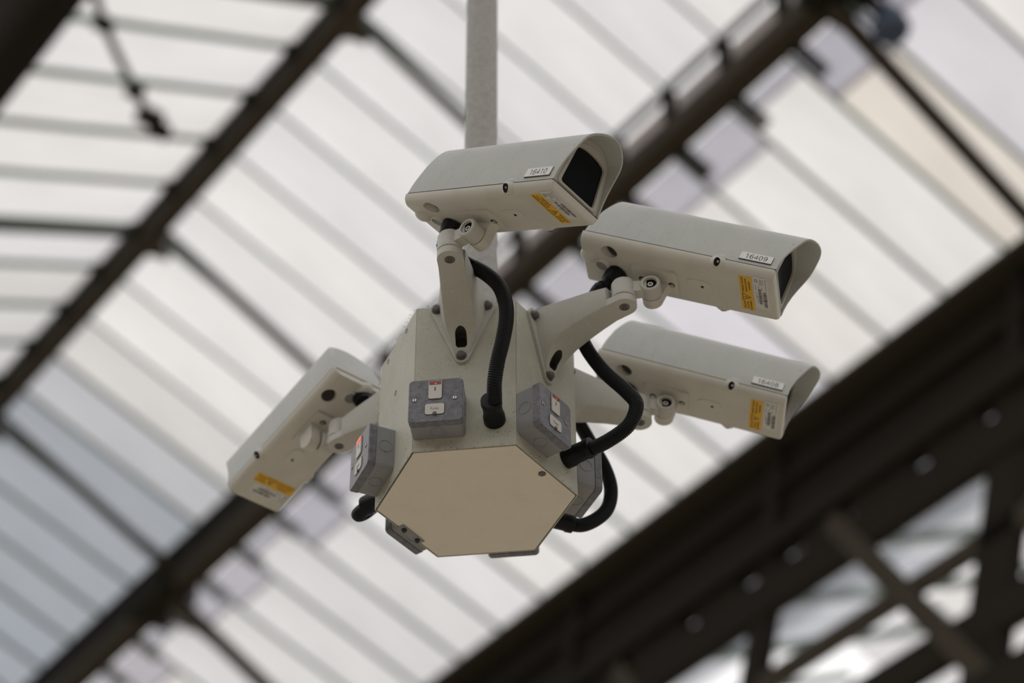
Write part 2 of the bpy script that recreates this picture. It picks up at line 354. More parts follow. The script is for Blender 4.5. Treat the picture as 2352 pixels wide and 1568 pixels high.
# ridge beam
rb = thing('ridge_beam', 'dark brown iron ridge beam crossing the upper left of the glass roof', 'beam', roofpt(0, 0, -0.1)); bpy.context.view_layer.update()
bar('web_plate', roofpt(N0 - 1, -0.01, -0.12), roofpt(N1 + 1, -0.01, -0.12), 0.05, 0.20, 'shade_iron', rb)
bar('bottom_flange', roofpt(N0 - 1, 0.03, -0.235), roofpt(N1 + 1, 0.03, -0.235), 0.15, 0.035, 'iron', rb)
bar('top_flange', roofpt(N0 - 1, 0, -0.0), roofpt(N1 + 1, 0, -0.0), 0.13, 0.03, 'shade_iron', rb)
for n in range(-8, 8):
    bar('bar_cleat', roofpt(n - 0.06, -0.07, -0.10), roofpt(n + 0.06, -0.07, -0.10), 0.10, 0.13, 'shade_iron', rb)
for n in (-10, -5, -0.2, 4.7):
    bm = bmesh.new()
    pts = [(-0.24, 0.05), (-0.14, 0.08), (-0.07, 0.14), (-0.03, 0.22), (0.03, 0.22), (0.07, 0.14), (0.14, 0.08), (0.24, 0.05), (0.24, -0.05), (-0.24, -0.05)]
    add_prism(bm, pts, lambda p, d: tuple(RR * (n * PITCH + p[0]) + HH * (p[1]) + ZZ * (-p[1] * math.tan(D2R(25)) - 0.20 + d + 0.1)), -0.05, -0.02)
    obj('gusset_plate', bm, 'iron', rb)

# stepped lattice purlin on the far slope
pz = -H1 * tR
pu = thing('lattice_purlin', 'dark lattice purlin with short posts running behind the cameras from lower left to top right', 'beam', roofpt(0, H1, pz - 0.3)); bpy.context.view_layer.update()
bar('top_chord', roofpt(N0, H1, pz - 0.03), roofpt(N1, H1, pz - 0.03), 0.05, 0.05, 'shade_iron', pu)
bar('bottom_chord', roofpt(N0, H1 + 0.03, pz - 0.50), roofpt(N1, H1 + 0.03, pz - 0.50), 0.20, 0.14, 'iron', pu)
bar('middle_rail', roofpt(N0, H1 + 0.02, pz - 0.34), roofpt(N1, H1 + 0.02, pz - 0.34), 0.05, 0.05, 'shade_iron', pu)
for n in range(N0, N1):
    bar('post', roofpt(n, H1 + 0.02, pz - 0.02), roofpt(n, H1 + 0.02, pz - 0.45), 0.09, 0.07, 'shade_iron', pu, up=HH)
    bar('cleat', roofpt(n, H1 + 0.08, pz - 0.56), roofpt(n, H1 + 0.36, pz - 0.66), 0.08, 0.07, 'shade_iron', pu)
for n in range(1, N1):
    bar('cover_plate', roofpt(n, H1 + 0.0, pz - 0.26), roofpt(n + 0.97, H1 + 0.0, pz - 0.26), 0.02, 0.40, 'shade_iron', pu)
for n in (-10, 5):
    bar('gusset_plate', roofpt(n - 0.5, H1 + 0.03, pz - 0.50), roofpt(n + 0.5, H1 + 0.03, pz - 0.50), 0.40, 0.20, 'shade_iron', pu)

# stepped purlin on the near slope
qz = -HL1 * tL
nb = thing('box_purlin', 'thick black purlin cutting across the top left corner of the roof', 'beam', roofpt(0, -HL1, qz - 0.3)); bpy.context.view_layer.update()
bar('web_plate', roofpt(-12, -HL1 - 0.03, qz - 0.2), roofpt(N1, -HL1 - 0.03, qz - 0.2), 0.06, 0.40, 'shade_iron', nb)
bar('bottom_flange', roofpt(-12, -HL1 - 0.22, qz - 0.43), roofpt(N1, -HL1 - 0.22, qz - 0.43), 0.42, 0.07, 'shade_iron', nb)
bar('gutter_trough', roofpt(-12, -HL1 - 0.40, qz - 0.55), roofpt(N1, -HL1 - 0.40, qz - 0.55), 0.50, 0.30, 'shade_iron', nb)
bar('gutter_side', roofpt(-12, -HL1 - 0.8, qz - 0.60), roofpt(N1, -HL1 - 0.8, qz - 0.60), 0.5, 0.12, 'shade_iron', nb)
for n in range(-9, 5):
    bar('bar_cleat', roofpt(n, -HL1 + 0.08, qz + 0.02), roofpt(n, -HL1, qz - 0.08), 0.07, 0.06, 'shade_iron', nb)

# valley girder: gutter soffit, deep fascia, chord and inclined lattice
vg = thing('lattice_girder', 'deep lattice girder darkened for shade, filling the lower right corner under the roof valley', 'girder', roofpt(0, HV + 0.2, VZ - 1)); bpy.context.view_layer.update()
G0, G1 = -16, 9
HG = HV + 0.22
bar('soffit_plate', roofpt(G0, HV + 0.10, VZ - 0.02), roofpt(G1, HV + 0.10, VZ - 0.02), 0.24, 0.05, 'iron', vg)
bar('gutter_trough', roofpt(G0, HV + 0.42, VZ + 0.02), roofpt(G1, HV + 0.42, VZ + 0.02), 0.60, 0.12, 'shade_iron', vg)
bar('fascia_plate', roofpt(G0, HG, VZ - 0.50), roofpt(G1, HG, VZ - 0.50), 0.04, 1.0, 'shade_iron', vg)
bar('angle_rail', roofpt(G0, HG - 0.06, VZ - 0.42), roofpt(G1, HG - 0.06, VZ - 0.42), 0.08, 0.06, 'shade_iron', vg)
bar('angle_rail', roofpt(G0, HG - 0.06, VZ - 0.86), roofpt(G1, HG - 0.06, VZ - 0.86), 0.10, 0.14, 'shade_iron', vg)
bar('top_chord', roofpt(G0, HG, VZ - 1.24), roofpt(G1, HG, VZ - 1.24), 0.12, 0.30, 'shade_iron', vg)
bar('middle_chord', roofpt(G0, HG, VZ - 1.93), roofpt(G1, HG, VZ - 1.93), 0.08, 0.14, 'iron', vg)
bar('lower_chord', roofpt(G0, HG, VZ - 2.52), roofpt(G1, HG, VZ - 2.52), 0.10, 0.26, 'shade_iron', vg)
bar('bottom_chord', roofpt(G0, HG, VZ - 3.15), roofpt(G1, HG, VZ - 3.15), 0.2, 0.5, 'shade_iron', vg)
for k in range(-2, 4):
    n = -4.25 + 4.15 * k
    bar('stiffener', roofpt(n - 0.4, HG - 0.05, VZ - 0.0), roofpt(n, HG - 0.05, VZ - 0.95), 0.12, 0.08, 'shade_iron', vg, up=HH)
    bar('post', roofpt(n, HG + 0.02, VZ - 0.9), roofpt(n + 1.32, HG + 0.02, VZ - 3.0), 0.32 if k == -1 else 0.2, 0.12, 'shade_iron', vg, up=HH)
    bar('diagonal', roofpt(n - 1.1, HG - 0.04, VZ - 1.0), roofpt(n - 3.1, HG - 0.04, VZ - 3.0), 0.17, 0.07, 'iron', vg, up=HH)
    bar('packing_post', roofpt(n + 1.0, HG, VZ - 0.95), roofpt(n + 1.0, HG, VZ - 1.12), 0.5, 0.1, 'shade_iron', vg, up=HH)
    bar('packing_post', roofpt(n + 2.2, HG, VZ - 0.95), roofpt(n + 2.2, HG, VZ - 1.12), 0.6, 0.1, 'shade_iron', vg, up=HH)
    bar('packing_post', roofpt(n + 3.2, HG, VZ - 0.95), roofpt(n + 3.2, HG, VZ - 1.12), 0.4, 0.1, 'shade_iron', vg, up=HH)

# bracing rod under the near left slope
rod_pts = bez([roofpt(-5.2, -2.05, -2.05 * tL - 0.05), roofpt(-4.14, -1.62, -1.62 * tL - 0.05), roofpt(-3.05, -1.06, -1.06 * tL - 0.05), roofpt(-2.5, -0.75, -0.75 * tL - 0.05), roofpt(-2.1, -0.5, -0.5 * tL - 0.04)], 8)
ro = thing('bracing_rod', 'thin dark bracing rod with clamps crossing the left roof slope', 'rod', rod_pts[8]); bpy.context.view_layer.update()
inv = ro.matrix_world.inverted()
obj('rod', tube_bm([inv @ p for p in rod_pts], [0.033] * len(rod_pts), 10), 'greenbar', ro)
for i, s in ((9, 0.8), (18, 0.8), (26, 1.2), (31, 1.0)):
    p = rod_pts[i]; bar('clamp', p - HH * 0.09 * s, p + HH * 0.07 * s, 0.10 * s, 0.10, 'shade_iron', ro)
# dusty blue lamp body hung beside the far purlin
bl = thing('light_fitting', 'dusty blue light fitting hanging beside the purlin at the top right', 'lamp', roofpt(-10.1, H1 + 0.3, pz - 0.75)); bpy.context.view_layer.update()
obj('lamp_body', lathe_bm((0, 0, -0.16), (0, 0, 1), [(0, 0), (0.11, 0.0), (0.13, 0.05), (0.10, 0.16), (0.05, 0.24), (0, 0.26)], 16), 'blue', bl)
bar('hanger', bl.location + ZZ * 0.08, bl.location + ZZ * 0.28, 0.03, 0.03, 'shade_iron', bl, up=HH)

# ------------------------------------------------------------------ pole and hexagonal box
YAW = D2R(-6.3965); RB = 0.155; HB = 0.2831; AP = RB * math.cos(PI / 6)
pl = thing('mounting_pole', 'speckled pale grey pole dropping from the roof into the hexagonal box', 'pole', (0.003, 0, HB))
obj('pole', lathe_bm((0, 0, 0.003), (0, 0, 1), [(0, 0), (0.0285, 0), (0.0285, 2.0), (0.0285, 8.2), (0, 8.2)], 40), 'pole', pl)
obj('flange', lathe_bm((0, 0, 0.0), (0, 0, 1), cyl_prof(0.05, 0.008, 0.0015), 40), 'pole', pl)
hexm = lambda r, off=0: [(r * math.cos(YAW + D2R(a + off)), r * math.sin(YAW + D2R(a + off))) for a in range(0, 360, 60)]
hb = thing('equipment_box', 'cream painted hexagonal steel box hanging at the foot of the pole', 'box', (0, 0, 0))
bm = bmesh.new(); add_prism(bm, hexm(RB - 0.0018), lambda p, d: (p[0], p[1], d), 0.004, HB - 0.004); obj('inner_shell', bm, 'dark', hb, smooth=None)
side = bmesh.new(); hw = RB / 2 - 0.0006
add_box(side, -0.0012, 0, -hw, hw, 0.0004, HB - 0.0004); bevel_all(side, 0.0004, 1)
sme = bpy.data.meshes.new('side_panel'); side.to_mesh(sme); side.free()
def face_mat(az):
    a = YAW + D2R(az); n = Vector((math.cos(a), math.sin(a), 0)); l = Vector((-math.sin(a), math.cos(a), 0))
    return Matrix(((n.x, l.x, 0, n.x * AP), (n.y, l.y, 0, n.y * AP), (0, 0, 1, 0), (0, 0, 0, 1)))
for az in (270, 330, 30, 90, 150, 210):
    s_ = link_mesh('side_panel', sme, 'box', hb, face_mat(az), 30)
    if az in (90, 210):
        for (u, z) in ((0.035, 0.2705), (-0.045, 0.2705), (-0.004, 0.1745)):
            obj('bolt_hole', lathe_bm((-0.001, u, z), (1, 0, 0), [(0, 0), (0.0042, 0), (0.0042, 0.0013), (0.003, 0.0013), (0.003, 0.0006), (0, 0.0006)], 14), 'dark', s_)
bm = bmesh.new(); add_prism(bm, hexm(RB - 0.0040), lambda p, d: (p[0], p[1], d), 0.0, 0.0045); bevel_all(bm, 0.0006, 1)
bp_ = obj('bottom_panel', bm, 'base', hb)
obj('panel_bolt', lathe_bm((0.0995, -0.0721, 0.0), (0, 0, -1), [(0.0062, -0.001), (0.0062, 0.001), (0.0052, 0.002), (0, 0.002)], 6), 'bolt', bp_)
bm = bmesh.new(); add_prism(bm, hexm(RB - 0.001), lambda p, d: (p[0], p[1], d), HB - 0.003, HB); obj('top_panel', bm, 'box', hb)
# little hinge tab with two bolts on the lower left edge
a = Vector((-0.1162, 0.0581, 0)); b = Vector((-0.0867, 0.0998, 0))
dx = (b - a).normalized(); dy = Vector((-dx.y, dx.x, 0)); L = (b - a).length
bm = bmesh.new(); add_box(bm, -0.001, L + 0.001, -0.0065, 0.0065, -0.0015, 0.0); bevel_all(bm, 0.0006, 1)
tm = Matrix(((dx.x, dy.x, 0, a.x), (dx.y, dy.y, 0, a.y), (0, 0, 1, 0), (0, 0, 0, 1)))
tb = obj('hinge_tab', bm, 'switchbox', hb, tm)
for q in (0.009, L - 0.009):
    obj('tab_bolt', lathe_bm((q, 0.0, -0.0015), (0, 0, -1), [(0.0042, 0), (0.0042, 0.002), (0.003, 0.0045), (0, 0.005)], 12), 'ink', tb)

# ------------------------------------------------------------------ fused switches
def make_switch():
    t = thing('fused_switch', '', 'switch')
    YZ = lambda p, d: (d, p[0], p[1])
    u0, u1, z0, z1 = -0.0785, 0.0030, 0.0205, 0.1012
    bm = bmesh.new(); add_prism(bm, rrect(u0 + 0.001, u1 - 0.001, z0 + 0.001, z1 - 0.001, 0.007), YZ, 0.0003, 0.0295); bb = obj('back_box', bm, 'switchbox', t)
    for (c, ax) in (((0.015, u0 + 0.0012, 0.062), (0, -1, 0)), ((0.015, u1 - 0.0012, 0.062), (0, 1, 0)), ((0.015, -0.038, z0 + 0.0012), (0, 0, -1))):
        obj('knockout', lathe_bm(c, ax, [(0.0112, 0), (0.0112, 0.0009), (0.0098, 0.0009), (0.0098, 0.0003), (0, 0.0003)], 24), 'switchbox', bb)
    bm = bmesh.new(); o1 = rrect(u0, u1, z0, z1, 0.0075); o2 = rrect(u0 + 0.0012, u1 - 0.0012, z0 + 0.0012, z1 - 0.0012, 0.0065)
    add_loft(bm, [[(0.0302, *p) for p in o1], [(0.0405, *p) for p in o1], [(0.042, *p) for p in o2]])
    cv = obj('cover_plate', bm, 'switchgrey', t)
    def plate(name, x0, x1, y0, y1, r, d0, d1, mat, par, n=3):
        bm = bmesh.new(); add_prism(bm, rrect(x0, x1, y0, y1, r, n), YZ, d0, d1); return obj(name, bm, mat, par)
    plate('switch_surround', -0.0490, -0.0278, 0.0622, 0.0968, 0.003, 0.0418, 0.0424, 'ink', cv)
    rk = plate('rocker_switch', -0.0484, -0.0284, 0.0628, 0.0962, 0.0026, 0.042, 0.0441, 'cream', t)
    plate('neon_lens', -0.0472, -0.0296, 0.0890, 0.0950, 0.001, 0.0438, 0.0447, 'neon', rk, 2)
    plate('neon_lamp', -0.0392, -0.0362, 0.0893, 0.0910, 0.0006, 0.0445, 0.0450, 'glow', rk, 2)
    plate('on_mark', -0.0393, -0.0377, 0.0770, 0.0842, 0.0003, 0.0440, 0.0443, 'ink', rk, 1)
    plate('fuse_surround', -0.0538, -0.0236, 0.0330, 0.0540, 0.004, 0.0418, 0.0424, 'ink', cv)
    fh = plate('fuse_holder', -0.0530, -0.0244, 0.0337, 0.0533, 0.0036, 0.042, 0.0434, 'cream', t, 4)
    me = text_mesh('fuse', 0.0078)
    link_mesh('fuse_lettering', me, 'greyink', fh, Matrix(((0, 0, 1, 0.0435), (1, 0, 0, -0.0387), (0, 1, 0, 0.0442), (0, 0, 0, 1))))
    obj('fuse_screw', lathe_bm((0.0428, -0.0385, 0.0352), (1, 0, 0), [(0.0032, 0), (0.0032, 0.0010), (0.0022, 0.0016), (0, 0.0017)], 14), 'bolt', fh)
    for u in (-0.0690, -0.0092):
        bm = bmesh.new(); add_lathe(bm, (0.0416, u, 0.0627), (1, 0, 0), [(0.0040, 0), (0.0040, 0.0009), (0, 0.0009)], 18)
        s = obj('screw', bm, 'bolt', cv)
        obj('screw_head', lathe_bm((0.0424, u, 0.0627), (1, 0, 0), [(0.0032, 0), (0.0030, 0.0007), (0, 0.0010)], 18), 'steel', s)
        b2 = box_bm(0.0428, 0.04345, u - 0.0005, u + 0.0005, 0.0627 - 0.0029, 0.0627 + 0.0029); obj('screw_slot', b2, 'ink', s)
    return t
sw0 = make_switch()
def dup_thing(src, mw, label, group=None):
    r = src.copy(); col.objects.link(r); r.matrix_world = mw; r['label'] = label
    if group: r['group'] = group
    for ch in list(src.children): copy_part(ch, r)
    return r
sw_lab = {270: 'grey fused switch on the front face of the hexagonal box, facing the viewer', 330: 'grey fused switch on the right front face, beneath the arm of camera 16409',
          30: 'dark grey fused switch at the right edge of the box, inside the hose loop', 90: 'grey fused switch behind the box, only its dark bottom edge showing',
          150: 'grey fused switch behind the lower left edge next to the two-bolt tab', 210: 'grey fused switch with glowing red neon on the left face'}
switches = {}
for az in (330, 30, 90, 150, 210):
    switches[az] = dup_thing(sw0, face_mat(az), sw_lab[az], 'fused switches around the hexagonal box')
for o in switches[210].children_recursive:
    if o.name.startswith('neon_lens'): o.material_slots[0].link = 'OBJECT'; o.material_slots[0].material = M['glow']
sw0.matrix_world = face_mat(270); sw0['label'] = sw_lab[270]; sw0['group'] = 'fused switches around the hexagonal box'

# ------------------------------------------------------------------ brackets (frame: x out of the face, y along it, z up)
KX, KY, KZ = 0.0423, -0.0137, 0.0327
PD = 0.1475                                   # pan axis distance from the face
def make_bracket():
    t = thing('camera_bracket', '', 'bracket')
    YZ = lambda p, d: (d, p[0], p[1])
    # triangular wall plate with rounded corners
    pts = []
    for (cy, cz, a0, a1) in ((0.040, 0.2735, -28, 90), (-0.040, 0.2735, 90, 208), (0.0, 0.1735, 208, 332)):
        for k in range(7):
            t_ = D2R(a0 + (a1 - a0) * k / 6); pts.append((cy + 0.0115 * math.cos(t_), cz + 0.0115 * math.sin(t_)))
    bm = bmesh.new(); add_prism(bm, pts, YZ, 0.0004, 0.0050); bevel_all(bm, 0.0012, 2, 40)
    obj('wall_plate', bm, 'bracket', t)
    rings = []
    for d, w, w2, wb, zt, zm, zb in ((0.0030, 0.0400, 0.0330, 0.0100, 0.2850, 0.2530, 0.1740), (0.0080, 0.0385, 0.0310, 0.0125, 0.2870, 0.2450, 0.1830), (0.0150, 0.0365, 0.0290, 0.0170, 0.2880, 0.2360, 0.1990),
                                 (0.0270, 0.0335, 0.0265, 0.0215, 0.2885, 0.2260, 0.2140), (0.0420, 0.0305, 0.0250, 0.0230, 0.2885, 0.2275, 0.2245), (0.0650, 0.0270, 0.0238, 0.0222, 0.2875, 0.2342, 0.2315),
                                 (0.0950, 0.0235, 0.0218, 0.0204, 0.2855, 0.2395, 0.2370), (0.1270, 0.0205, 0.0198, 0.0188, 0.2800, 0.2437, 0.2415)):
        c = 0.003
        rings.append([(d, y, z) for y, z in ((-w + c, zt), (w - c, zt), (w, zt - c), (w2, zm), (wb, zb + 0.0004), (wb - 0.002, zb), (-wb + 0.002, zb), (-wb, zb + 0.0004), (-w2, zm), (-w, zt - c))])
    bm = bmesh.new(); add_loft(bm, rings)
    arm = obj('arm', bm, 'bracket', t, smooth=None)
    cut = bmesh.new(); cp = [(0.0088 * math.cos(D2R(a)), 0.2055 + 0.0095 * math.sin(D2R(a))) for a in range(0, 181, 15)] + [(-0.0088, 0.1905), (-0.006, 0.187), (0.006, 0.187), (0.0088, 0.1905)]
    add_prism(cut, cp, YZ, 0.0065, 0.09); bmesh.ops.recalc_face_normals(cut, faces=cut.faces[:])
    bool_cut(arm, cut, 'grime')  # slot walls coloured dark for the shade and dust inside
    obj('cable_slot', lathe_bm((0.0066, 0, 0.199), (1, 0, 0), [(0.0084, 0), (0.0084, 0.0008), (0, 0.0008)], 18), 'dark', arm)
    # rounded tongue below the knuckle
    bm = bmesh.new(); pts = [(0.118, -0.0192), (PD, -0.0192)] + [(PD + 0.0192 * math.sin(D2R(a)), -0.0192 * math.cos(D2R(a))) for a in range(12, 180, 12)] + [(PD, 0.0192), (0.118, 0.0192)]
    add_prism(bm, pts, lambda p, d: (p[0], p[1], d), 0.2412, 0.2535); bevel_all(bm, 0.0022, 2, 40)
    obj('arm_tongue', bm, 'bracket', t)
    pb = obj('pan_bolt_recess', lathe_bm((PD, 0, 0.2416), (0, 0, -1), [(0, 0), (0.0078, 0), (0.0078, 0.0008), (0.0066, 0.0008), (0.0066, 0.0003), (0, 0.0003)], 20), 'grime', t)
    obj('pan_bolt', lathe_bm((PD, 0, 0.2414), (0, 0, -1), [(0.0055, 0), (0.0055, 0.0016), (0.0032, 0.0016), (0.0028, 0.0007), (0, 0.0007)], 16), 'bolt', pb)
    for (u, z) in ((-0.040, 0.2710), (0.0385, 0.2715), (-0.001, 0.1740)):
        b_ = obj('wall_bolt', lathe_bm((0.0045, u, z), (1, 0, 0), [(0.0086, 0), (0.0086, 0.0016), (0.0064, 0.0018), (0.0062, 0.006), (0.0045, 0.0082), (0, 0.0086)], 16), 'bolt', t)
    return t
br0 = make_bracket()
def knuckle_meshes():
    # pan frame: origin on the pan axis at z 0 = tongue underside level 0.2406; x forward, y left
    bm = bmesh.new()
    add_lathe(bm, (0, 0, 0.0150), (0, 0, 1), [(0, 0), (0.0185, 0), (0.0192, 0.001), (0.0192, 0.029), (0.0176, 0.0325), (0.012, 0.0345), (0, 0.0348)], 32)
    add_lathe(bm, (KX, KY, KZ), (0, 1, 0), [(0, 0.009), (0.0088, 0.009), (0.0108, 0.0), (0.0140, 0.0), (0.0158, 0.0018), (0.0158, 0.0245), (0, 0.0245)], 36)
    nk = [(0.004, KZ - 0.0105), (KX - 0.006, KZ - 0.0105), (KX - 0.006, KZ + 0.0085), (0.004, KZ + 0.0105)]
    add_prism(bm, nk, lambda p, d: (p[0], d, p[1]), KY + 0.0035, KY + 0.022)
    k = bpy.data.meshes.new('knuckle'); bmesh.ops.recalc_face_normals(bm, faces=bm.faces[:]); bm.to_mesh(k); bm.free()
    bm = lathe_bm((KX, KY + 0.0040, KZ), (0, 1, 0), [(0.0097, 0), (0.0089, 0.0044), (0, 0.0044)], 24); dk = bpy.data.meshes.new('bolt_well'); bm.to_mesh(dk); bm.free()
    bm = lathe_bm((KX, KY + 0.0086, KZ), (0, -1, 0), [(0.0042, 0), (0.0042, 0.0050), (0.0034, 0.0052), (0.0026, 0.0050), (0.0024, 0.0022), (0, 0.0022)], 18); tb_ = bpy.data.meshes.new('tilt_bolt'); bm.to_mesh(tb_); bm.free()
    return k, dk, tb_
KM = knuckle_meshes()

# ------------------------------------------------------------------ security cameras (frame: x forward, y left, z up, seam at z 0)
LC, WC = 0.3155, 0.1069
HALF = [(0.0535, 0.0), (0.0527, 0.012), (0.0513, 0.024), (0.0495, 0.038), (0.0475, 0.052), (0.0455, 0.064), (0.0437, 0.0735), (0.0415, 0.0800), (0.0380, 0.0855), (0.0325, 0.0905), (0.0250, 0.0950), (0.0165, 0.0982), (0.0080, 0.1000), (0.0, 0.1006)]
PROF = [(-y, z) for y, z in HALF] + [(y, z) for y, z in HALF[-2::-1]]
def lerp_tab(z, tab):
    for (a, fa), (b, fb) in zip(tab, tab[1:]):
        if z <= b: return fa + (fb - fa) * (z - a) / (b - a)
    return tab[-1][1]
XR = [(0, 0.0), (0.02, 0.0015), (0.04, 0.006), (0.052, 0.0085), (0.0645, 0.0135), (0.079, 0.0210), (0.09, 0.0255), (0.102, 0.029)]
XF = [(0, 0.3155), (0.012, 0.3155), (0.025, 0.3170), (0.038, 0.3200), (0.052, 0.3245), (0.066, 0.3300), (0.078, 0.3345), (0.088, 0.3387), (0.0950, 0.3435), (0.1006, 0.3490)]
def inset(p, d):
    y, z = p; s = (abs(y) - d) / abs(y) if abs(y) > 1e-6 else 1
    return (y * s, max(0.0006, z - d * (z / 0.1)))
WIN = []
def window_outline():
    cs = [(-0.0360, 0.0085), (0.0400, 0.0085), (0.0312, 0.0665), (-0.0312, 0.0665)]
    pts = []
    def corner(c, a, b, r, n=5):
        c, a, b = Vector(c), Vector(a), Vector(b); p = c + (a - c).normalized() * r; q = c + (b - c).normalized() * r
        return [tuple(p * (1 - t) ** 2 + c * 2 * t * (1 - t) + q * t * t) for t in [k / n for k in range(n + 1)]]
    BL, BR, TR, TL = (-0.0385, 0.0080), (0.0385, 0.0080), (0.0318, 0.0680), (-0.0318, 0.0680)
    pts += corner(BL, TL, BR, 0.006); pts += corner(BR, BL, TR, 0.006)
    top = [(0.0318 * math.cos(PI * k / 12), 0.0680 + 0.0085 * math.sin(PI * k / 12)) for k in range(13)]
    pts += corner((0.0318, 0.0690), BR, top[2], 0.004, 3) + top[2:11] + corner((-0.0318, 0.0690), top[10], BL, 0.004, 3)
    return pts
def angle_sample(poly, n, c=(0, 0.042)):
    out = []
    for k in range(n):
        a = 2 * PI * k / n; d = (math.cos(a), math.sin(a)); best = None
        for i in range(len(poly)):
            p, q = poly[i], poly[(i + 1) % len(poly)]
            ex, ey = q[0] - p[0], q[1] - p[1]; den = d[0] * ey - d[1] * ex
            if abs(den) < 1e-12: continue
            px, py = p[0] - c[0], p[1] - c[1]; t = (px * ey - py * ex) / den; s = (px * d[1] - py * d[0]) / den
            if t > 0 and -1e-6 <= s <= 1 + 1e-6 and (best is None or t < best): best = t
        out.append((c[0] + d[0] * best, c[1] + d[1] * best))
    return out
def make_camera():
    t = thing('security_camera', '', 'camera')
    # arched cover with slanted hood lip
    bm = bmesh.new()
    def ring(fx, ins): return [(fx(z), *inset((y, z), ins)) if ins else (fx(z), y, max(z, 0.0006)) for y, z in PROF]
    rear = lambda k: (lambda z: lerp_tab(z, XR) + k)
    front = lambda k: (lambda z: lerp_tab(z, XF) + k)
    seq = [ring(rear(0.0), 0.006), ring(rear(0.0006), 0.0028), ring(rear(0.0028), 0.0007), ring(rear(0.006), 0)]
    for q in (0.25, 0.5, 0.75):
        seq.append([(lerp_tab(z, XR) * (1 - q) + lerp_tab(z, XF) * q, y, max(z, 0.0006)) for y, z in PROF])
    seq += [ring(front(-0.0006), 0), ring(front(0), 0.0006), ring(front(-0.0002), 0.0026), ring(lambda z: 0.3105, 0.0034), ring(lambda z: 0.30, 0.0036)]
    R = [[bm.verts.new(p) for p in r] for r in seq]
    for A, B in zip(R, R[1:]):
        for k in range(len(A) - 1): bm.faces.new((A[k], A[k + 1], B[k + 1], B[k]))
    bm.faces.new(R[0])
    cv = obj('cover', bm, 'cover', t, smooth=38)
    # front bezel
    wo = window_outline()
    outer = [inset(p, 0.0036) for p in PROF]; outer = [(y, z) for y, z in outer]
    n = 96; A = angle_sample(outer, n); B = angle_sample(wo, n)
    mid = [((a[0] * 0.55 + b[0] * 0.45), (a[1] * 0.55 + b[1] * 0.45)) for a, b in zip(A, B)]
    m2 = [((a[0] * 0.48 + b[0] * 0.52), (a[1] * 0.48 + b[1] * 0.52)) for a, b in zip(A, B)]
    bm = bmesh.new(); V = []
    for poly, x in ((A, 0.3120), (mid, 0.3120), (m2, 0.3134), (B, 0.3134), (B, 0.3085)):
        V.append([bm.verts.new((x, *p)) for p in poly])
    for P_, Q_ in zip(V, V[1:]):
        for k in range(n): q = (k + 1) % n; bm.faces.new((P_[k], P_[q], Q_[q], Q_[k]))
    bz = obj('front_bezel', bm, 'bezel', t)
    bm = bmesh.new(); add_prism(bm, [(a[0] * 1.01, 0.042 + (a[1] - 0.042) * 1.01) for a in B], lambda p, d: (d, *p), 0.3075, 0.3095); obj('window_glass', bm, 'window', t)
    bm = bmesh.new(); add_prism(bm, A, lambda p, d: (d, *p), 0.255, 0.257); obj('inner_wall', bm, 'dark', t)
    bm = lathe_bm((0.257, 0, 0.040), (1, 0, 0), [(0.026, 0), (0.026, 0.026), (0.022, 0.030), (0.018, 0.030), (0.015, 0.022), (0, 0.019)], 32); obj('lens', bm, 'lens', t)
    # tray
    th = [(0.0535, -0.0006), (0.0533, -0.0035), (0.0524, -0.0068), (0.0506, -0.0100), (0.0480, -0.0128), (0.0448, -0.0149), (0.0405, -0.0160)]
    loop = [(-y, z) for y, z in th] + [(y, z) for y, z in th[::-1]]
    def sc(k): return [(y * (1 - k / 0.0535), z * (1 - k / 0.016) if z < -0.001 else z) for y, z in loop]
    bm = bmesh.new()
    add_loft(bm, [[(0.0005, *p) for p in sc(0.005)], [(-0.0014, *p) for p in sc(0.0026)], [(-0.0012, *p) for p in sc(0.0012)], [(0.001, *p) for p in sc(0.0)], [(0.10, *p) for p in sc(0)], [(0.22, *p) for p in sc(0)],
                  [(0.3115, *p) for p in sc(0)], [(0.3143, *p) for p in sc(0.0010)], [(0.3152, *p) for p in sc(0.0028)], [(0.3152, *p) for p in sc(0.006)]])
    tr = obj('tray', bm, 'tray', t, smooth=45)
    bm = bmesh.new(); add_prism(bm, rrect(0.0006, 0.3148, -0.0529, 0.0529, 0.003, 3), lambda p, d: (*p, d), -0.0010, 0.0010); obj('gasket', bm, 'seal', t, smooth=None)
    # hump and gland sockets at the rear of the underside
    for sy in (-1, 1):
        cut = lathe_bm((0.0435, sy * 0.0325, -0.0215), (0.42, 0, 0.91), cyl_prof(0.0125, 0.0185), 28); bmesh.ops.recalc_face_normals(cut, faces=cut.faces[:]); bool_cut(tr, cut)
        pk = obj('pocket_plug', lathe_bm((0.0501, sy * 0.0325, -0.0075), (-0.42, 0, -0.91), [(0, -0.001), (0.0108, -0.001), (0.0108, 0.0030), (0.0092, 0.0036), (0.0048, 0.0036), (0.0044, 0.0026), (0, 0.0026)], 24), 'grime', tr)
        obj('plug_screw', box_bm(0.0550, 0.0563, sy * 0.0325 - 0.0035, sy * 0.0325 + 0.0035, -0.0130, -0.0100, 0.0004, 1), 'steel', pk)
    bm = bmesh.new(); bmesh.ops.create_uvsphere(bm, u_segments=28, v_segments=16, radius=1, matrix=Matrix.Translation((0.0100, -0.0130, -0.0115)) @ Matrix.Diagonal((0.0165, 0.0150, 0.0110, 1)))
    obj('rear_bump', bm, 'tray', tr, smooth=60)
    gp = obj('gland_plug', lathe_bm((0.031, 0.0005, -0.0130), (-0.10, 0, -1), [(0.0145, 0), (0.0128, 0.0050), (0.0112, 0.0068), (0.0098, 0.0068), (0.0094, 0.0050), (0, 0.0050)], 28), 'tray', tr, smooth=50)
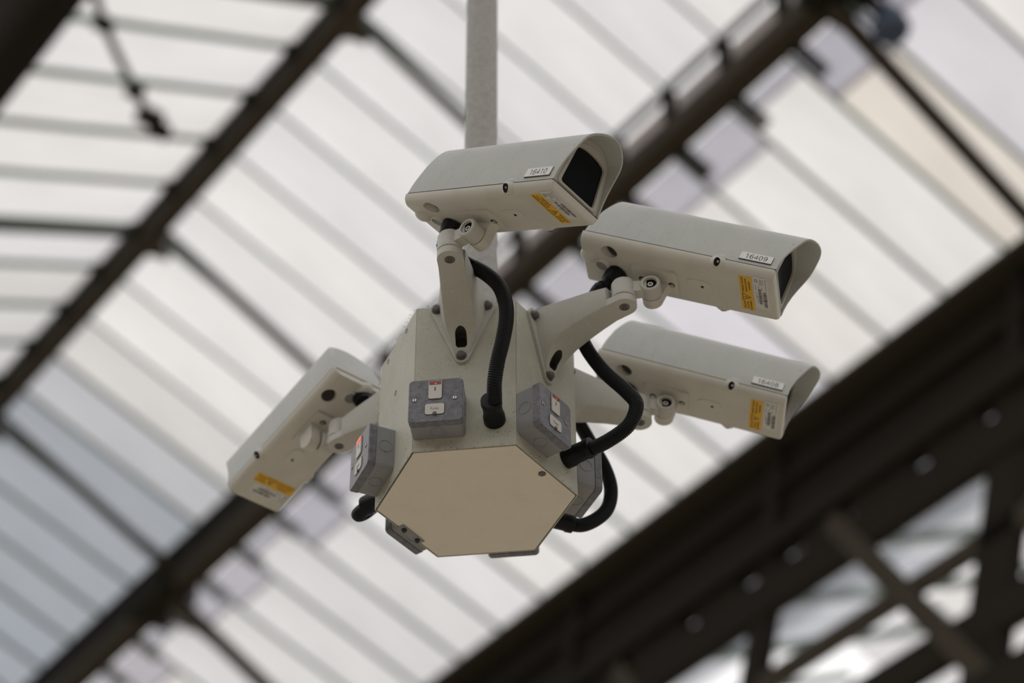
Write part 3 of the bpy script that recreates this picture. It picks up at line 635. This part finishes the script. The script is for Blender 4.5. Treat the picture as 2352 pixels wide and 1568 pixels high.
    obj('plug_face', lathe_bm((0.031, 0.0005, -0.0150), (-0.10, 0, -1), [(0, 0), (0.0092, 0), (0.0092, 0.0036), (0, 0.0036)], 24), 'switchbox', gp)
    obj('cable_gland', lathe_bm((0.0545, 0.0130, -0.0140), (-0.30, 0.10, -1), [(0, 0), (0.0170, 0), (0.0170, 0.008), (0.0160, 0.016), (0.0140, 0.024), (0, 0.024)], 24), 'rubber', tr)
    # mounting plate, lug
    bm = bmesh.new(); add_prism(bm, rrect(0.082, 0.1580, -0.0180, 0.0300, 0.004, 4), lambda p, d: (*p, d), -0.0204, -0.0150); bevel_all(bm, 0.0010, 2, 50)
    mp = obj('mount_plate', bm, 'tray', t)
    for xx in (0.1475, 0.098):
        sl = obj('plate_slot', lathe_bm((xx, 0.0090, -0.0202), (0, 0, -1), [(0.0052, -0.0005), (0.0052, 0.0006), (0, 0.0006)], 18), 'dark', mp)
        obj('plate_bolt', lathe_bm((xx + 0.0006, 0.0093, -0.0207), (0, 0, -1), [(0.0036, 0), (0.0034, 0.0012), (0.0018, 0.0014), (0.0015, 0.0008), (0, 0.0008)], 14), 'steel', mp)
    px, pz = 0.1248, -0.0456
    arc = [(px + 0.0160 * math.cos(D2R(a)), pz + 0.0160 * math.sin(D2R(a))) for a in range(180, 346, 15)]
    pts = [(px - 0.0190, -0.0175), (px - 0.0165, -0.0225)] + arc + [(px + 0.0158, pz + 0.004), (px + 0.0160, pz + 0.0150), (px + 0.0178, pz + 0.0220), (px + 0.0225, -0.0175)]
    bm = bmesh.new(); add_prism(bm, pts, lambda p, d: (p[0], d, p[1]), 0.0085, 0.0262); bevel_all(bm, 0.0016, 2, 40)
    obj('tilt_lug', bm, 'tray', t)
    # raised pad with drain hole
    bm = bmesh.new(); add_prism(bm, rrect(0.172, 0.2140, -0.0110, 0.0150, 0.0120, 6), lambda p, d: (*p, d), -0.0170, -0.0150); bevel_all(bm, 0.0009, 2, 50)
    pd = obj('drain_pad', bm, 'tray', t)
    obj('drain_hole', lathe_bm((0.1975, 0.0022, -0.0169), (0, 0, -1), [(0.0026, 0), (0.0026, 0.0003), (0, 0.0003)], 14), 'dark', pd)
    # side screw bosses
    for s in (-1, 1):
        bm = bmesh.new(); bmesh.ops.create_uvsphere(bm, u_segments=28, v_segments=16, radius=1, matrix=Matrix.Translation((0.2265, s * 0.0490, 0.0006)) @ Matrix.Diagonal((0.0165, 0.0058, 0.0115, 1)))
        geo = bm.verts[:] + bm.edges[:] + bm.faces[:]; bmesh.ops.bisect_plane(bm, geom=geo, plane_co=(0, 0, 0.0010), plane_no=(0, 0, -1), clear_outer=True)
        obj('cover_bump', bm, 'cover', cv, smooth=60)
        bm = bmesh.new(); bmesh.ops.create_uvsphere(bm, u_segments=28, v_segments=16, radius=1, matrix=Matrix.Translation((0.2245, s * 0.0475, -0.0035)) @ Matrix.Diagonal((0.0150, 0.0092, 0.0125, 1)))
        geo = bm.verts[:] + bm.edges[:] + bm.faces[:]; bmesh.ops.bisect_plane(bm, geom=geo, plane_co=(0, 0, 0.0006), plane_no=(0, 0, 1), clear_outer=True)
        sb = obj('screw_boss', bm, 'tray', tr, smooth=60)
        hm = Matrix.Translation((0.2245, s * 0.0538, -0.0085)) @ Vector((0, s, -0.75)).to_track_quat('Z', 'Y').to_matrix().to_4x4() @ Matrix.Diagonal((0.85, 1.25, 1, 1))
        obj('screw_hole', lathe_bm((0, 0, 0), (0, 0, 1), [(0, 0), (0.0056, 0), (0.0056, 0.0027), (0, 0.0027)], 20), 'dark', sb, hm)
        obj('screw', lathe_bm((0.2262, s * 0.0553, -0.0088), (0, s, -0.75), [(0.0020, 0), (0.0018, 0.0014), (0, 0.0016)], 12), 'steel', sb)
    return t
cam0 = make_camera()
def ell(cx, cy, rx, ry, a0=0, a1=360, n=20): return [(cx + rx * math.cos(D2R(a0 + (a1 - a0) * k / n)), cy + ry * math.sin(D2R(a0 + (a1 - a0) * k / n))) for k in range(n + 1)]
SIX = [ell(0.28, 0.31, 0.25, 0.28), [(0.03, 0.33)] + ell(0.30, 0.52, 0.27, 0.45, 180, 95, 8) + ell(0.30, 0.75, 0.21, 0.22, 85, 15, 6)]
GLYPH = {'1': [[(0.10, 0.76), (0.24, 0.84), (0.34, 0.97), (0.34, 0.0)]], '6': SIX, '4': [[(0.42, 0.0), (0.42, 0.97), (0.01, 0.31), (0.58, 0.31)]], '0': [ell(0.28, 0.5, 0.24, 0.47)],
         '9': [[(0.56 - x, 1.0 - y) for x, y in st] for st in SIX], '8': [ell(0.28, 0.74, 0.20, 0.23), ell(0.28, 0.26, 0.25, 0.25)]}
def digits_bm(txt, h, w=0.125, adv=0.74):
    bm = bmesh.new(); x0 = -h * (adv * len(txt) - 0.16) / 2
    for ch in txt:
        for st in GLYPH[ch]:
            L, Rr = [], []
            for i, p in enumerate(st):
                a_, b_ = Vector(st[max(i - 1, 0)]), Vector(st[min(i + 1, len(st) - 1)]); P = Vector(p)
                if 0 < i < len(st) - 1:
                    d0, d1 = (P - a_).normalized(), (b_ - P).normalized(); n0, n1 = Vector((-d0.y, d0.x)), Vector((-d1.y, d1.x)); nn = (n0 + n1).normalized(); k = min(2.2, 1 / max(0.3, nn.dot(n0)))
                else: d0 = (b_ - a_).normalized(); nn = Vector((-d0.y, d0.x)); k = 1
                for sgn, arr in ((1, L), (-1, Rr)):
                    q = P + nn * (w / 2 * k * sgn); arr.append(bm.verts.new((x0 + q.x * h, (q.y - 0.485) * h, 0)))
            for i in range(len(L) - 1): bm.faces.new((L[i], Rr[i], Rr[i + 1], L[i + 1]))
        x0 += adv * h
    return bm
def add_labels(t, digits, wx):
    tray_z = -0.0160
    if digits:
        # engraved number plate on the right side of the cover
        ang = math.atan2(0.0022, 0.0155)
        pm = Matrix.Translation((0.2790, -0.0527, 0.0148)) @ Matrix.Rotation(-ang, 4, 'X') @ Matrix.Rotation(PI / 2, 4, 'X')
        bm = box_bm(-0.0255, 0.0255, -0.0078, 0.0078, -0.0006, 0.0016, 0.0003, 1); npl = obj('number_plate', bm, 'tag', t, pm)
        bm = box_bm(-0.0258, 0.0258, -0.0084, 0.0079, -0.0009, 0.0005); obj('plate_backing', bm, 'ink', npl, smooth=None)
        obj('number_lettering', digits_bm(digits, 0.0098), 'ink', npl, Matrix.Translation((0.0, -0.0003, 0.00168)), smooth=None)
    # label frames: text right = +y, up = +x, normal = -z
    def lab(name, cx, cy, w, h, mat):
        pm = Matrix(((0, 1, 0, cx), (1, 0, 0, cy), (0, 0, -1, tray_z - 0.0001), (0, 0, 0, 1)))
        bm = bmesh.new(); add_prism(bm, rrect(-w / 2, w / 2, -h / 2, h / 2, 0.0012, 2), lambda p, d: (*p, d), -0.0004, 0.00025); return obj(name, bm, mat, t, pm, smooth=None)
    wl = lab('warning_label', wx + 0.0103, -0.0045, 0.0755, 0.0206, 'yellow')
    Z = 0.00035
    for (s, x, y) in (('WARNING', -0.0185, 0.0055), ('ISOLATE MAINS', -0.0185, 0.0), ('BEFORE OPENING', -0.0185, -0.0055), ('APPARATUS', 0.0262, 0.0050), ('MUST BE', 0.0262, 0.0), ('EARTHED', 0.0262, -0.0050)):
        me = text_mesh(s, 0.0042 if x < 0 else 0.0039); link_mesh('warning_lettering', me, 'ink', wl, Matrix.Translation((x, y, Z)))
    bm = bmesh.new()
    tri = [(-0.0002, -0.0075), (0.0165, -0.0075), (0.0082, 0.0070)]; c = (0.0082, -0.0027)
    inn = [(c[0] + (p[0] - c[0]) * 0.76, c[1] + (p[1] - c[1]) * 0.76) for p in tri]
    o_ = [bm.verts.new((*p, Z)) for p in tri]; i_ = [bm.verts.new((*p, Z)) for p in inn]
    for k in range(3): q = (k + 1) % 3; bm.faces.new((o_[k], o_[q], i_[q], i_[k]))
    for quad in (((0.0088, 0.0018), (0.0100, 0.0018), (0.0084, -0.0022), (0.0070, -0.0022)), ((0.0070, -0.0022), (0.0096, -0.0015), (0.0098, -0.0025), (0.0072, -0.0030)), ((0.0088, -0.0022), (0.0098, -0.0020), (0.0080, -0.0062), (0.0074, -0.0062))):
        bm.faces.new([bm.verts.new((*p, Z)) for p in quad])
    obj('warning_triangle', bm, 'ink', wl, smooth=None)
    rl = lab('rating_label', wx + 0.0345, -0.0100, 0.0700, 0.0225, 'white')
    rnd = random.Random(3)
    bm = bmesh.new()
    def rect(x0, x1, y0, y1): bm.faces.new([bm.verts.new((*p, Z)) for p in ((x0, y0), (x1, y0), (x1, y1), (x0, y1))])
    for (xa, xb, ya, yb) in ((-0.005, 0.0300, 0.0028, 0.0082), (-0.010, 0.0240, -0.0048, 0.0002)):
        x = xa
        while x < xb:
            w = rnd.choice((0.0004, 0.0006, 0.001)); rect(x, x + w, ya, yb); x += w + rnd.choice((0.0004, 0.0005, 0.0008))
    obj('barcode', bm, 'ink', rl, smooth=None)
    bm = bmesh.new()
    rect(-0.0325, -0.0300, 0.0070, 0.0092)
    for y, xa, xb in ((0.0080, -0.029, -0.008), (0.0040, -0.032, -0.021), (0.0015, -0.032, -0.019), (0.0015, -0.015, -0.008), (-0.0010, -0.032, -0.018), (-0.0035, -0.017, -0.011), (-0.0080, -0.002, 0.012), (-0.0085, -0.018, -0.007), (0.0015, 0.0, 0.02), (-0.0065, 0.006, 0.022)):
        x = xa
        while x < xb:
            w = rnd.uniform(0.0007, 0.0022); rect(x, min(xb, x + w), y - 0.0006, y + 0.0006); x += w + 0.0005
    obj('small_print', bm, 'greyink', rl, smooth=None)
    me = text_mesh('CE', 0.0062); link_mesh('mark_lettering', me, 'ink', rl, Matrix.Translation((-0.0285, -0.0070, Z)))
AZ = {'A': 270, 'B': 330, 'C': 30, 'D': 150}
POSE = {'A': ((-38.349, -27.334, 0.0), (-0.0715, -0.2470, 0.3710), '16410', 0.2660), 'B': ((-9.543, -24.327, 0.0), (0.1766, -0.1534, 0.3720), '16409', 0.2600),
        'C': ((-0.526, -19.393, 1.795), (0.2007, 0.1047, 0.3533), '16408', 0.2600), 'D': ((128.787, -10.833, 0.0), (-0.1947, 0.1125, 0.3392), None, 0.2500)}
CLAB = {'A': 'pale grey security camera with number plate 16410, topmost, facing forward right', 'B': 'pale grey security camera with number plate 16409 at the right, above the other right-hand one',
        'C': 'pale grey security camera with blurred plate 16408, the lower one at right', 'D': 'pale grey security camera on the left, pointing away downwards with its rear end in view'}
BLAB = {'A': 'off-white bracket arm bolted to the front face, carrying camera 16410', 'B': 'off-white bracket arm reaching right to camera 16409', 'C': 'off-white bracket arm half hidden behind the hose, carrying camera 16408', 'D': 'off-white bracket arm reaching left to the camera that points away'}
SLACK = {'A': (-0.0001, -0.0050, 0.0004), 'B': (0, 0.0019, 0.0063), 'C': (-0.002, -0.0109, -0.0044), 'D': (0.0101, 0.0033, -0.0018)}
cams, brs = {}, {}
for k in 'DCBA':
    (pan, tilt, rl), O, dg, wx = POSE[k]
    mw = Matrix.Translation(O) @ Matrix.Rotation(D2R(pan), 4, 'Z') @ Matrix.Rotation(D2R(-tilt), 4, 'Y') @ Matrix.Rotation(D2R(rl), 4, 'X')
    if k == 'A': c_ = cam0; c_.matrix_world = mw; c_['label'] = CLAB[k]; c_['group'] = 'security cameras around the box'
    else: c_ = dup_thing(cam0, mw, CLAB[k], 'security cameras around the box')
    cams[k] = c_
    bmw = face_mat(AZ[k]) @ Matrix.Translation((0, SLACK[k][1], SLACK[k][2]))
    if k == 'A': b_ = br0; b_.matrix_world = bmw; b_['label'] = BLAB[k]; b_['group'] = 'bracket arms around the box'
    else: b_ = dup_thing(br0, bmw, BLAB[k], 'bracket arms around the box')
    brs[k] = b_
for k in 'ABCD':
    add_labels(cams[k], POSE[k][2], POSE[k][3])
    (pan, tilt, rl), O, dg, wx = POSE[k]
    km = Matrix.Translation((PD, 0, 0.2406)) @ Matrix.Rotation(D2R(pan - AZ[k]) - YAW, 4, 'Z')
    kn = link_mesh('knuckle', KM[0], 'bracket', brs[k], km, 32)
    link_mesh('bolt_well', KM[1], 'dark', kn, None, 30); link_mesh('tilt_bolt', KM[2], 'steel', kn, None, 30)

for o in cams['D'].children_recursive:
    if o.name.startswith('cable_gland'): o.location = (-0.032, -0.031, 0.0015)       # this camera's gland sits on the far side of the rear
# ------------------------------------------------------------------ corrugated conduits (paths in the face frames)
def hose(az, path, label, cam_key, glands=1):
    fm = face_mat(az); p0 = fm @ Vector(path[0]); cm = fm.inverted() @ cams[cam_key].matrix_world
    tail = ((0.000, -0.034, -0.046), (0.012, -0.026, -0.044), (0.0185, -0.0200, -0.0340), (0.0200, -0.0170, -0.0280)) if cam_key == 'D' else ((0.034, 0.0220, -0.0540), (0.0440, 0.0175, -0.0460), (0.0500, 0.0150, -0.0330), (0.0520, 0.0142, -0.0280))
    if cam_key == 'A': tail = ((0.0400, 0.0215, -0.0490),) + tail[2:]
    path = path + [tuple(cm @ Vector(q)) for q in tail]
    t = thing('flexible_conduit', label, 'cable', p0, group='flexible conduits feeding the cameras')
    pts = resample(bez([(fm @ Vector(p)) - p0 for p in path], 16), 0.0008)
    rad = [0.0104 + 0.0011 * (0.5 + 0.5 * math.cos(2 * PI * (i * 0.0008) / 0.0032)) ** 0.7 for i in range(len(pts))]
    obj('corrugated_hose', tube_bm(pts, rad, 16), 'rubber', t, smooth=60)
    d = (fm.to_3x3() @ Vector((1, 0, 0)))
    if glands:
        d2 = (pts[min(50, len(pts) - 1)] - pts[0]).normalized()
        bm = lathe_bm((0, 0, 0), d, [(0, -0.002), (0.0165, -0.002), (0.0165, 0.010), (0.0150, 0.014), (0.0146, 0.034), (0.0160, 0.037), (0.0155, 0.046), (0.0108, 0.047), (0, 0.047)], 24)
        obj('hose_gland', bm, 'rubber', t)
    return t
hose(270, [(0.002, 0.0450, 0.0480), (0.030, 0.0475, 0.0485), (0.052, 0.0507, 0.0490), (0.075, 0.0537, 0.0600), (0.090, 0.0600, 0.0850), (0.097, 0.0685, 0.1198), (0.097, 0.0737, 0.1619), (0.093, 0.0713, 0.2004), (0.085, 0.0605, 0.2396), (0.075, 0.0413, 0.2732), (0.066, 0.0200, 0.2990), (0.080, 0.0000, 0.3030), (0.098, -0.0145, 0.3045)],
     'black corrugated hose curving from the front face up behind the arm of camera 16410', 'A')
LOOP = [(0.002, 0.048, 0.0520), (0.0388, 0.050, 0.0505), (0.0787, 0.050, 0.0518), (0.1147, 0.050, 0.0638), (0.1295, 0.050, 0.0943), (0.1137, 0.050, 0.1276), (0.0720, 0.050, 0.1918), (0.0412, 0.050, 0.2565), (0.034, 0.048, 0.300)]
hose(330, LOOP, 'black corrugated hose bulging right between the two right-hand cameras', 'B')
hose(30, [(0.002, 0.045, 0.0440), (0.030, 0.046, 0.0440), (0.0675, 0.046, 0.0479), (0.1066, 0.046, 0.0850), (0.1183, 0.046, 0.1300), (0.108, 0.046, 0.175), (0.080, 0.046, 0.225), (0.060, 0.046, 0.265), (0.058, 0.046, 0.290)],
     'black hose looping out below the switch at the right edge of the box', 'C')
hose(150, [(0.002, 0.045, 0.0480), (0.030, 0.0455, 0.0480), (0.052, 0.0450, 0.0420), (0.068, 0.036, 0.046), (0.069, 0.012, 0.070), (0.058, -0.022, 0.125), (0.050, -0.046, 0.200), (0.052, -0.044, 0.265), (0.056, -0.030, 0.300)],
     'black hose end poking out low on the left side behind the box', 'D')

# ------------------------------------------------------------------ dusty cobweb threads on the box edges
rnd = random.Random(11); bm = bmesh.new(); H6 = hexm(RB + 0.0004)
segs = [((*H6[3], HB), (*H6[4], HB), 26), ((*H6[4], HB), (*H6[5], HB), 22), ((*H6[3], 0.02), (*H6[3], HB), 14), ((*H6[4], 0.0), (*H6[5], 0.0), 16), ((*H6[3], 0.0), (*H6[4], 0.0), 10), ((*H6[5], 0.0), (*H6[0], 0.0), 8)]
for a, b, cnt in segs:
    a, b = Vector(a), Vector(b)
    for _ in range(cnt):
        p = a.lerp(b, rnd.uniform(0.03, 0.97)); out = Vector((p.x, p.y, 0)).normalized(); pts = [p]
        d = (out * rnd.uniform(0.3, 1) + Vector((rnd.uniform(-1, 1), rnd.uniform(-1, 1), rnd.uniform(-0.3, 1))) * 0.8).normalized()
        L = rnd.uniform(0.002, 0.007)
        for q in range(4):
            d = (d + Vector((rnd.uniform(-1, 1), rnd.uniform(-1, 1), rnd.uniform(-1, 1))) * 0.7).normalized(); pts.append(pts[-1] + d * L / 4)
        u, v, _a = frame(d); w = 0.00022
        prev = None
        for pt in pts:
            ring = [bm.verts.new(pt + u * w), bm.verts.new(pt - u * w * 0.5 + v * w), bm.verts.new(pt - u * w * 0.5 - v * w)]
            if prev:
                for k in range(3): bm.faces.new((prev[k], prev[(k + 1) % 3], ring[(k + 1) % 3], ring[k]))
            prev = ring
o = obj('cobweb_threads', bm, 'bolt', hb, smooth=None); o['kind'] = 'stuff'
